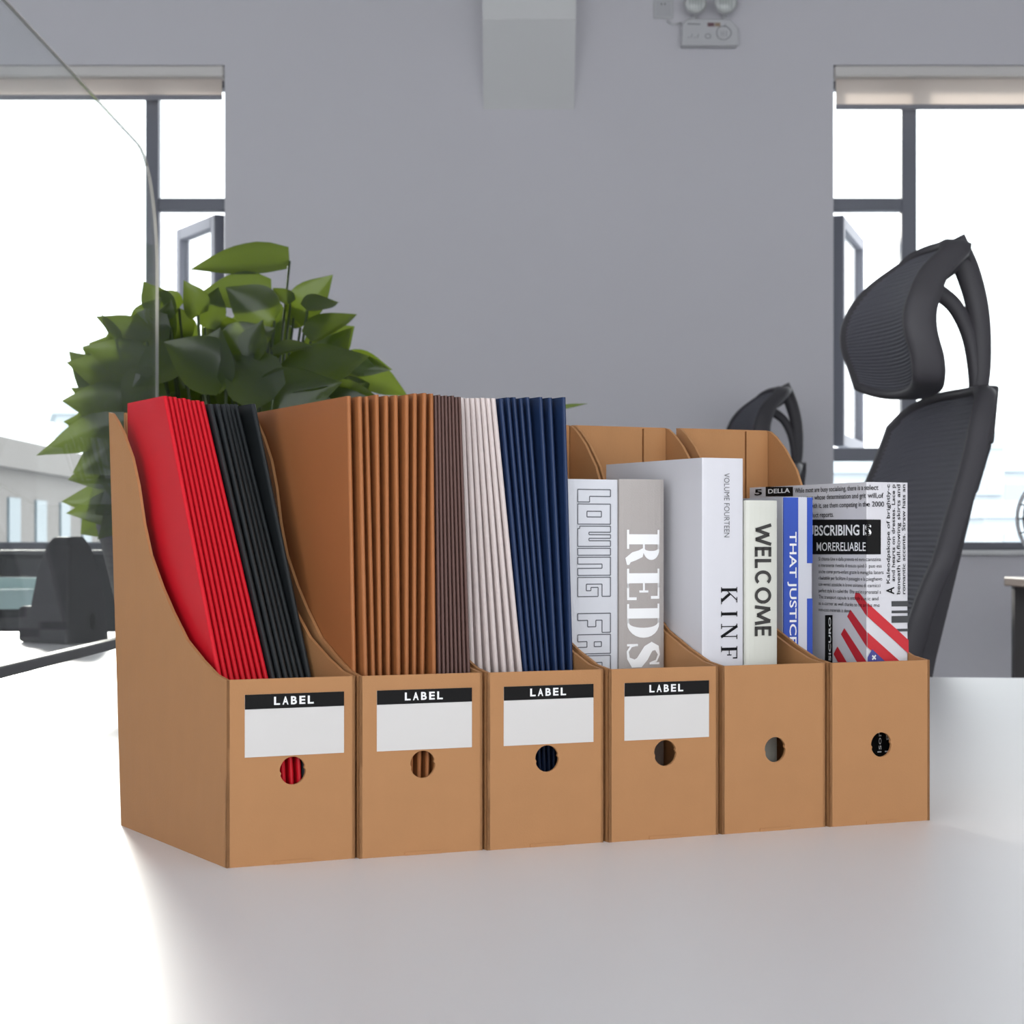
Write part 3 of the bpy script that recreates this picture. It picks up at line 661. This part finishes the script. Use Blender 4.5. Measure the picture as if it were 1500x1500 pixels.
KEY = [ # base x, y, tip x, y, width px, depth, material, roll
 (424, 382, 276, 386, 66, 3.22, 'A', .25), (398, 430, 282, 430, 66, 3.18, 'C', .2), (402, 470, 330, 420, 70, 3.12, 'B', -.2),
 (245, 470, 210, 411, 46, 3.16, 'B', .3), (262, 452, 232, 425, 34, 3.2, 'A', .2), (290, 462, 274, 412, 44, 3.08, 'B', .5), (300, 480, 322, 418, 40, 3.14, 'C', .4),
 (235, 500, 250, 440, 40, 3.18, 'C', .2), (430, 466, 487, 402, 58, 3.22, 'A', .1), (425, 445, 400, 420, 30, 3.2, 'A', .5), (440, 480, 418, 440, 30, 3.24, 'C', .2),
 (455, 500, 521, 455, 62, 3.1, 'B', -.6), (450, 455, 498, 432, 40, 3.12, 'B', -.5), (455, 525, 520, 476, 66, 3.2, 'A', .1), (370, 525, 385, 468, 46, 3.04, 'B', -.5),
 (400, 520, 458, 500, 34, 3.05, 'B', -.7), (505, 530, 604, 580, 50, 3.24, 'C', .1), (505, 525, 572, 542, 36, 3.26, 'A', .4), (500, 575, 545, 560, 40, 3.2, 'A', .2),
 (420, 560, 540, 512, 84, 3.06, 'B', -.2), (380, 590, 500, 560, 80, 3.05, 'B', .3), (400, 585, 330, 520, 90, 3.02, 'B', .1), (330, 560, 240, 500, 96, 3.04, 'B', .2),
 (300, 570, 320, 480, 90, 3.05, 'B', -.1), (330, 520, 400, 480, 70, 3.07, 'B', .2), (215, 500, 140, 462, 44, 3.12, 'B', .4), (200, 480, 236, 436, 36, 3.18, 'B', .3), (170, 500, 150, 458, 22, 3.1, 'B', .8),
 (225, 540, 120, 505, 62, 3.1, 'B', .1), (210, 560, 96, 530, 66, 3.14, 'B', .0), (200, 600, 90, 585, 74, 3.12, 'B', .1), (190, 620, 50, 664, 52, 3.08, 'B', .2), (210, 640, 105, 690, 76, 3.12, 'B', -.1),
 (210, 680, 96, 700, 70, 3.14, 'B', .1), (200, 700, 118, 752, 66, 3.12, 'B', .0), (215, 720, 140, 790, 60, 3.11, 'B', .2), (240, 560, 170, 620, 90, 3.05, 'B', .1), (260, 600, 180, 680, 90, 3.06, 'B', .1),
 (270, 520, 190, 560, 80, 3.06, 'B', .2), (250, 480, 160, 500, 60, 3.15, 'B', .1), (450, 600, 560, 590, 60, 3.15, 'B', .1), (300, 620, 220, 720, 90, 3.06, 'B', .0), (250, 640, 130, 650, 90, 3.13, 'B', .1), (240, 690, 140, 730, 90, 3.14, 'B', .1), (230, 730, 150, 775, 80, 3.1, 'B', .1), (420, 600, 520, 620, 70, 3.1, 'B', .1)]
mm_ = {'A': leafA, 'B': leafB, 'C': leafC}
for (a, b_, c_, d_, w_p, Y, k, roll) in KEY: leaf(a, b_, c_, d_, w_p, Y, mm_[k], roll=roll, dY=rnd.uniform(-.03, .05), droop=rnd.uniform(0, .18))
for k in range(88):          # the leaves further inside the crown
    x = rnd.uniform(150, 520) if k < 46 else (rnd.uniform(120, 250) if k < 64 else rnd.uniform(135, 260)); top = 500 if x < 230 else (455 if x < 440 else 520); y = rnd.uniform(top, 640) if k < 46 else (rnd.uniform(530, 750) if k < 64 else rnd.uniform(600, 770)); a = math.atan2(y-640, x-330)+rnd.uniform(-.5, .5); L = rnd.uniform(70, 110)
    bx_, by_ = x-math.cos(a)*L*.5, y-math.sin(a)*L*.5
    leaf(bx_, by_, x+math.cos(a)*L*.5, y+math.sin(a)*L*.5, rnd.uniform(50, 80), rnd.uniform(3.16, 3.5), rnd.choice([leafB, leafB, leafB, leafA]), roll=rnd.uniform(-.7, .7), dY=rnd.uniform(-.05, .06))
leaf(800, 600, 862, 590, 7, 3.3, leafC, roll=.2, name='leaf')

# ------------------------------------------------------------------ clear desk screen
GX, GF = -.5, 2.885
gs = thing('desk_screen', 'clear acrylic desk screen with rounded corner and black bottom rail', 'screen', (GX, 2.05, TZ))
zt_, zb_ = CZ+.5375-TZ, CZ-.122-TZ; r = .15; ol = [(1.2, zb_), (GF, zb_)]+[(GF-r+r*math.cos(a), zt_-r+r*math.sin(a)) for a in [PI/2*k/10 for k in range(11)]]+[(1.2, zt_)]
MB().prism(ol, lambda p: (-.0018, p[0]-2.05, p[1]), lambda p: (.0018, p[0]-2.05, p[1])).build('panel', acryl, gs)
e = ol[1:]
mm = MB(); v = []; f_ = []
for (y, z) in e:
    v += [(-.0021, y-2.05, z), (.0021, y-2.05, z)]
obj('polished_edge', [(x, y+(.0012), z+.0012) for x, y, z in v]+[(x, y-.0008, z-.0008) for x, y, z in v], [(2*i, 2*i+1, 2*i+3, 2*i+2) for i in range(len(e)-1)]+[(2*len(e)+2*i, 2*len(e)+2*i+2, 2*len(e)+2*i+3, 2*len(e)+2*i+1) for i in range(len(e)-1)], acryl_e, gs, fixn=False)
bx('bottom_rail', (-.008, 1.2-2.05, zb_-.006), (.008, GF-2.05, zb_+.006), darkm, gs, .002)
for y in (1.35, 2.78): 
    MB().box(-.008, y-2.05-.02, .004, .008, y-2.05+.02, zb_-.005).box(-.016, y-2.05-.03, 0, .016, y-2.05+.03, .005).build('foot', darkm, gs, bevel=.002)

# ------------------------------------------------------------------ dark desk device
dp_ = px(100, 940, 4.22); dv = thing('desk_speaker', 'charcoal tapered plastic desk device with an oval slot beside the plant', 'device', (dp_.x, 4.22, TZ), math.radians(-32))
hh = .218
def ring(z, hx, y0, y1): return [(-hx, y0, z), (hx, y0, z), (hx, y1, z), (-hx, y1, z)]
lev = [(0, .058, -.062, .062), (.08, .054, -.056, .056), (.15, .046, -.045, .045), (.2, .034, -.032, .032), (hh, .024, -.022, .022)]
v = []; f_ = []
for z, hx, y0, y1 in lev: v += ring(z, hx, y0, y1)
for k in range(len(lev)-1):
    for j in range(4): f_.append((4*k+j, 4*k+(j+1) % 4, 4*k+4+(j+1) % 4, 4*k+4+j))
f_ += [(3, 2, 1, 0), tuple(4*(len(lev)-1)+k for k in range(4))]
o = obj('body', v, f_, darkm, dv); md = o.modifiers.new('bevel', 'BEVEL'); md.width = .008; md.segments = 3
sv = [(hx+.0015, y0+.006, z) for z, hx, y0, y1 in lev]+[(hx+.0015, y1-.006, z) for z, hx, y0, y1 in lev]; n = len(lev)
sv += [(a-.004, b_, c_) for a, b_, c_ in sv]
obj('side_cover', sv, [(k, n+k, n+k+1, k+1) for k in range(n-1)]+[(2*n+k, 2*n+k+1, 3*n+k+1, 3*n+k) for k in range(n-1)], darkm, dv)
MB().prism([(.007*math.cos(2*PI*k/16), .045+.017*math.sin(2*PI*k/16)) for k in range(16)], lambda p: (.0555, p[0]+.01, p[1]), lambda p: (.0612-(p[1])*.05, p[0]+.01, p[1])).build('slot', mat('slot_black', C(20, 18, 20), .7), dv)
MB().box(-.10, -.045, 0, -.05, .045, .075).build('front_block', darkm, dv, bevel=.008)

# ------------------------------------------------------------------ furniture along the window wall
dc = mat('dark_grey_laminate', C(60, 60, 62), .6)
cb = thing('low_cabinet', 'dark grey low cabinet standing under the window behind the plant', 'cabinet', (-2.3, 7.1, 0))
bx('body', (-1.1, -.18, .06), (1.15, .22, .87), dc, cb, .004); bx('cabinet_top', (-1.12, -.2, .87), (1.17, .23, .885), mat('dark_top', C(104, 104, 106), .5), cb, .003); bx('plinth', (-1.08, -.15, 0), (1.13, .2, .06), darkm, cb)
for k in range(4): 
    d_ = bx('door', (-1.09+k*.56, -.195, .08), (-1.09+k*.56+.545, -.181, .86), dc, cb, .003); bx('handle', (-1.09+k*.56+.48, -.21, .5), (-1.09+k*.56+.495, -.195, .65), darkm2, d_)
sd_ = thing('side_desk', 'pale white desk in front of the dark low cabinet', 'desk', (-2.2, 5.95, 0))
bx('desk_top', (-1.2, -.35, .70), (.55, .35, .725), mat('pale_desk', C(206, 218, 216), .3), sd_, .004)
for (x, y) in ((-1.15, -.3), (.5, -.3), (-1.15, .3), (.5, .3)): bx('leg', (x-.02, y-.02, 0), (x+.02, y+.02, .70), framem, sd_)
q = px(22, 903, 5.75); gt = thing('letter_tray', 'pale teal translucent tray standing on the pale desk', 'tray', (q.x, 5.75, .725))
tm = mat('teal_plastic', C(176, 206, 204), .3)
bx('tray_base', (-.16, -.1, 0), (.16, .1, .004), tm, gt); bx('tray_side', (-.16, -.1, .004), (.16, -.096, .055), tm, gt); bx('tray_side', (-.16, .096, .004), (.16, .1, .085), tm, gt); bx('tray_side', (-.16, -.096, .004), (-.156, .096, .07), tm, gt); bx('tray_side', (.156, -.096, .004), (.16, .096, .07), tm, gt)

# ------------------------------------------------------------------ wall fittings
x0, _ = wpx(708, 0); x1, zb2 = wpx(841, 160)
cs = thing('pipe_casing', 'white boxed casing with a sloping underside high on the grey wall', 'casing', ((x0+x1)/2, WY, zb2))
cxm = (x0+x1)/2; hw_ = (x1-x0)/2; yf = 7.2; zf = CZ-(28-YH)/F*yf-zb2; cw = mat('casing_white', C(236, 236, 235), .6)
v = [(-hw_, 0, 0), (hw_, 0, 0), (hw_, yf-WY, zf), (-hw_, yf-WY, zf), (hw_, yf-WY, ZC-zb2), (-hw_, yf-WY, ZC-zb2), (hw_, 0, ZC-zb2), (-hw_, 0, ZC-zb2)]
obj('underside', [v[0], v[1], v[2], v[3], (hw_, 0, .012), (-hw_, 0, .012)], [(0, 1, 2, 3), (0, 3, 5), (1, 4, 2), (3, 2, 4, 5), (0, 5, 4, 1)], cw, cs)
obj('casing_body', [(-hw_, 0, .0125), (hw_, 0, .0125)]+v[2:], [(0, 1, 2, 3), (3, 2, 4, 5), (5, 4, 6, 7), (0, 7, 6, 1), (0, 3, 5, 7), (1, 6, 4, 2)], cw, cs)
def wp(x, y): a = wpx(x, y); return a
# socket
xa, za = wpx(957, 31); xb, zb3 = wpx(986, -4)
sk = thing('wall_socket', 'white square wall socket beside the twin lamp fitting', 'socket', ((xa+xb)/2, WY, (za+zb3)/2))
h2 = (xb-xa)/2; bx('plate', (-h2, -.010, -h2), (h2, 0, h2), plast_w, sk, .004); bx('face', (-h2*.75, -.012, -h2*.75), (h2*.75, -.010, h2*.75), mat('socket_face', C(200, 200, 203), .4), sk, .001)
for sx in (-.2, .15): bx('socket_hole', (h2*sx-.002, -.0124, h2*.35), (h2*sx+.002, -.0119, h2*.5), ink, sk)
# emergency lamp
xa, za = wpx(997, 72); xb, zb3 = wpx(1080, 32)
em = thing('emergency_light', 'white twin-head emergency light fixed to the grey wall', 'lamp', ((xa+xb)/2, WY, za))
hw2 = (xb-xa)/2; eh = zb3-za
MB().prism([(-hw2, 0), (hw2*.95, 0), (hw2, .02), (hw2, eh-.035), (hw2-.03, eh), (-hw2+.02, eh), (-hw2, eh-.02)], lambda p: (p[0], -.05, p[1]), lambda p: (p[0], 0, p[1])).build('battery_case', plast_w, em, bevel=.006)
bx('case_lip', (-hw2, -.056, 0), (hw2*.95, -.05, .012), plast_w, em, .002)
pm = mat('faint_print', C(128, 128, 134), .6)
bx('print_mark', (-.01, -.0506, eh*.70), (.014, -.05, eh*.84), mat('maroon_print', C(126, 92, 100), .6), em); bx('print_mark', (.016, -.0506, eh*.70), (.036, -.05, eh*.84), mat('tan_print', C(170, 148, 128), .6), em)
mm = MB(); rc = .026; cc_ = (hw2*.47, eh*.47)
pts = [(cc_[0]+rc*math.cos(2*PI*k/20)*(1+.05*math.cos(6*PI*k/20)), -.0504, cc_[1]+rc*.95*math.sin(2*PI*k/20)) for k in range(21)]
mm.tube(pts, .0012, 4); mm.tube([(cc_[0], -.0504, cc_[1]+rc*.8), (cc_[0]+.008, -.0504, cc_[1]+rc*1.2)], .001, 4)
for dx in (-.008, 0, .009): mm.tube([(cc_[0]+dx, -.0504, cc_[1]-rc*.5), (cc_[0]+dx*1.2, -.0504, cc_[1]+rc*.3)], .0008, 4)
for k in range(4): mm.tube([(-hw2*.78+k*.011, -.0504, eh*.28), (-hw2*.74+k*.011, -.0504, eh*(.32+.1*(k % 2)))], .0009, 4)
pts = [(-hw2*.08+.010*math.cos(2*PI*k/12), -.0504, eh*.35+.008*math.sin(2*PI*k/12)) for k in range(13)]; mm.tube(pts, .0012, 4)
mm.tube([(-hw2*.8, -.0504, eh*.8), (-hw2*.35, -.0504, eh*.78)], .0015, 4)
mm.build('printed_marks', pm, em)
lens = mat('lamp_lens', C(226, 228, 226), .12, spec=.8); 
for k, xq in enumerate((1016, 1060)):
    c_, z_ = wpx(xq, 12); lx = c_-(xa+xb)/2; lz = z_-za
    l_ = MB().tube([(lx, -.02, lz), (lx, -.06, lz), (lx, -.075, lz)], [.026, .040, .042], 24).build('lamp_head', plast_w, em, smooth=True)
    MB().tube([(lx, -.075, lz), (lx, -.080, lz)], [.039, .034], 24).build('lens', lens, l_, smooth=True)
    mm = MB()
    for s_ in (-.02, -.01, 0, .01, .02): mm.box(lx+s_-.0012, -.0825, lz-.026, lx+s_+.0012, -.0795, lz+.026)
    mm.build('reflector_rib', mat('rib_grey', C(160, 170, 166), .3), l_)
    MB().tube([(lx, -.03, eh-.01), (lx, -.03, lz-.025)], .008, 8).build('lamp_neck', plast_w, em)
MB().tube([(-hw2-.05, -.012, eh*1.0), (-hw2-.03, -.012, eh*.86), (-hw2+.0, -.012, eh*.92)], .003, 6).build('power_cord', plast_w, em, smooth=True)

# ------------------------------------------------------------------ things at the right edge of the view
fq = px(1558, 760, 5.2); fan = thing('pedestal_fan', 'white pedestal fan with a wire cage beside the window', 'fan', (fq.x, 5.2, 0))
fz_ = fq.z; R_ = .118
for (yy, rr) in ((-.05, .07), (-.03, R_*.93), (0, R_), (.03, R_*.93)):
    mm = MB(); mm.tube([(rr*math.cos(2*PI*k/36), yy, fz_+rr*math.sin(2*PI*k/36)) for k in range(37)], .005 if yy == 0 else .0025, 6); mm.build('cage_ring', plast_w if yy == 0 else darkm, fan, smooth=True)
mm = MB()
for k in range(20):
    a = 2*PI*k/20; ca, sa = math.cos(a), math.sin(a)
    mm.tube([(.02*ca, -.055, fz_+.02*sa), (.07*ca, -.05, fz_+.07*sa), (R_*.93*ca, -.03, fz_+R_*.93*sa), (R_*ca, 0, fz_+R_*sa)], .0018, 4)
mm.build('cage_wires', darkm, fan)
MB().tube([(0, -.05, fz_), (0, .1, fz_)], [.02, .045], 14).build('motor', plast_w, fan, smooth=True)
for k in range(3):
    a = 2*PI*k/3+.4; pts = [(.0, 0), (.045, .03), (.1, .035), (.1, -.01), (.03, -.015)]
    ro = lambda p: (p[0]*math.cos(a)-p[1]*math.sin(a), p[0]*math.sin(a)+p[1]*math.cos(a))
    MB().prism(pts, lambda p: (ro(p)[0], -.015+p[1]*.4, fz_+ro(p)[1]), lambda p: (ro(p)[0], -.013+p[1]*.4, fz_+ro(p)[1])).build('blade', mat('fan_blade', C(170, 200, 200), .3), fan)
MB().tube([(0, .06, .02), (0, .06, fz_)], .014, 10).build('pole', plast_w, fan, smooth=True)
MB().lathe([(0, 0), (.17, 0), (.17, .015), (.03, .04), (0, .04)], 28, (0, .06, 0)).build('base', plast_w, fan, smooth=True)
wq = px(1493, 846, 6.4); wd_ = mat('walnut', C(120, 92, 78), .5, noise=.15, nscale=12, stretch=(1, 8, 1))
st_ = thing('side_table', 'small brown wooden side table by the wall under the window', 'table', (wq.x+.22, 6.4, 0))
bx('table_top', (-.22, -.2, wq.z-.03), (.22, .2, wq.z), wd_, st_, .004); bx('shelf', (-.2, -.18, .25), (.2, .18, .27), wd_, st_)
for (x, y) in ((-.18, -.16), (.18, -.16), (-.18, .16), (.18, .16)): bx('leg', (x-.02, y-.02, 0), (x+.02, y+.02, wq.z-.03), mat('leg_dark', C(70, 66, 66), .5), st_)

# ------------------------------------------------------------------ outside
tag(bx('ground', (-150, 10, -31), (150, 260, -30), mat('far_ground', C(150, 156, 160), .9)), kind='structure')
def building(name, label, A, Bq, depth, ztop, m, wins=None, wm=None, win=(1.2, 1.7), flr=3.4, pitch=3.0):
    A, Bq = Vector(A), Vector(Bq); d = Bq-A; L = d.length; an = math.atan2(d.y, d.x)
    o = thing(name, label, 'building', (A.x, A.y, -30), an)
    bx('wall', (0, 0, 0), (L, depth, ztop+30), m, o); bx('parapet', (-.3, -.3, ztop+30-.5), (L+.3, depth, ztop+30.2), m, o)
    if wm:
        nf = 0; z = ztop+30-1.2-win[1]
        while z > 12 and nf < 6:
            x = pitch*.4
            while x+win[0] < L:
                w_ = bx('window', (x, -.06, z), (x+win[0], .02, z+win[1]), wm, o); bx('window_sill', (x-.15, -.18, z-.2), (x+win[0]+.15, .0, z-.02), m, w_); x += pitch
            z -= flr; nf += 1
    return o
beige = mat('beige_stone', C(128, 122, 118), .9, noise=.08, nscale=.6); wblue = mat('far_window', C(88, 104, 112), .3); pale = mat('haze_tint_concrete', C(196, 202, 207), .9); palw = mat('haze_tint_window', C(176, 186, 194), .4)  # distance haze painted into the pale facade and pane colours of the far blocks
building('stone_building', 'beige stone building with rows of windows outside, behind the plant', (-12.2, 28, 0), (-12.6, 78, 0), 12, 3.3, beige, True, wblue)
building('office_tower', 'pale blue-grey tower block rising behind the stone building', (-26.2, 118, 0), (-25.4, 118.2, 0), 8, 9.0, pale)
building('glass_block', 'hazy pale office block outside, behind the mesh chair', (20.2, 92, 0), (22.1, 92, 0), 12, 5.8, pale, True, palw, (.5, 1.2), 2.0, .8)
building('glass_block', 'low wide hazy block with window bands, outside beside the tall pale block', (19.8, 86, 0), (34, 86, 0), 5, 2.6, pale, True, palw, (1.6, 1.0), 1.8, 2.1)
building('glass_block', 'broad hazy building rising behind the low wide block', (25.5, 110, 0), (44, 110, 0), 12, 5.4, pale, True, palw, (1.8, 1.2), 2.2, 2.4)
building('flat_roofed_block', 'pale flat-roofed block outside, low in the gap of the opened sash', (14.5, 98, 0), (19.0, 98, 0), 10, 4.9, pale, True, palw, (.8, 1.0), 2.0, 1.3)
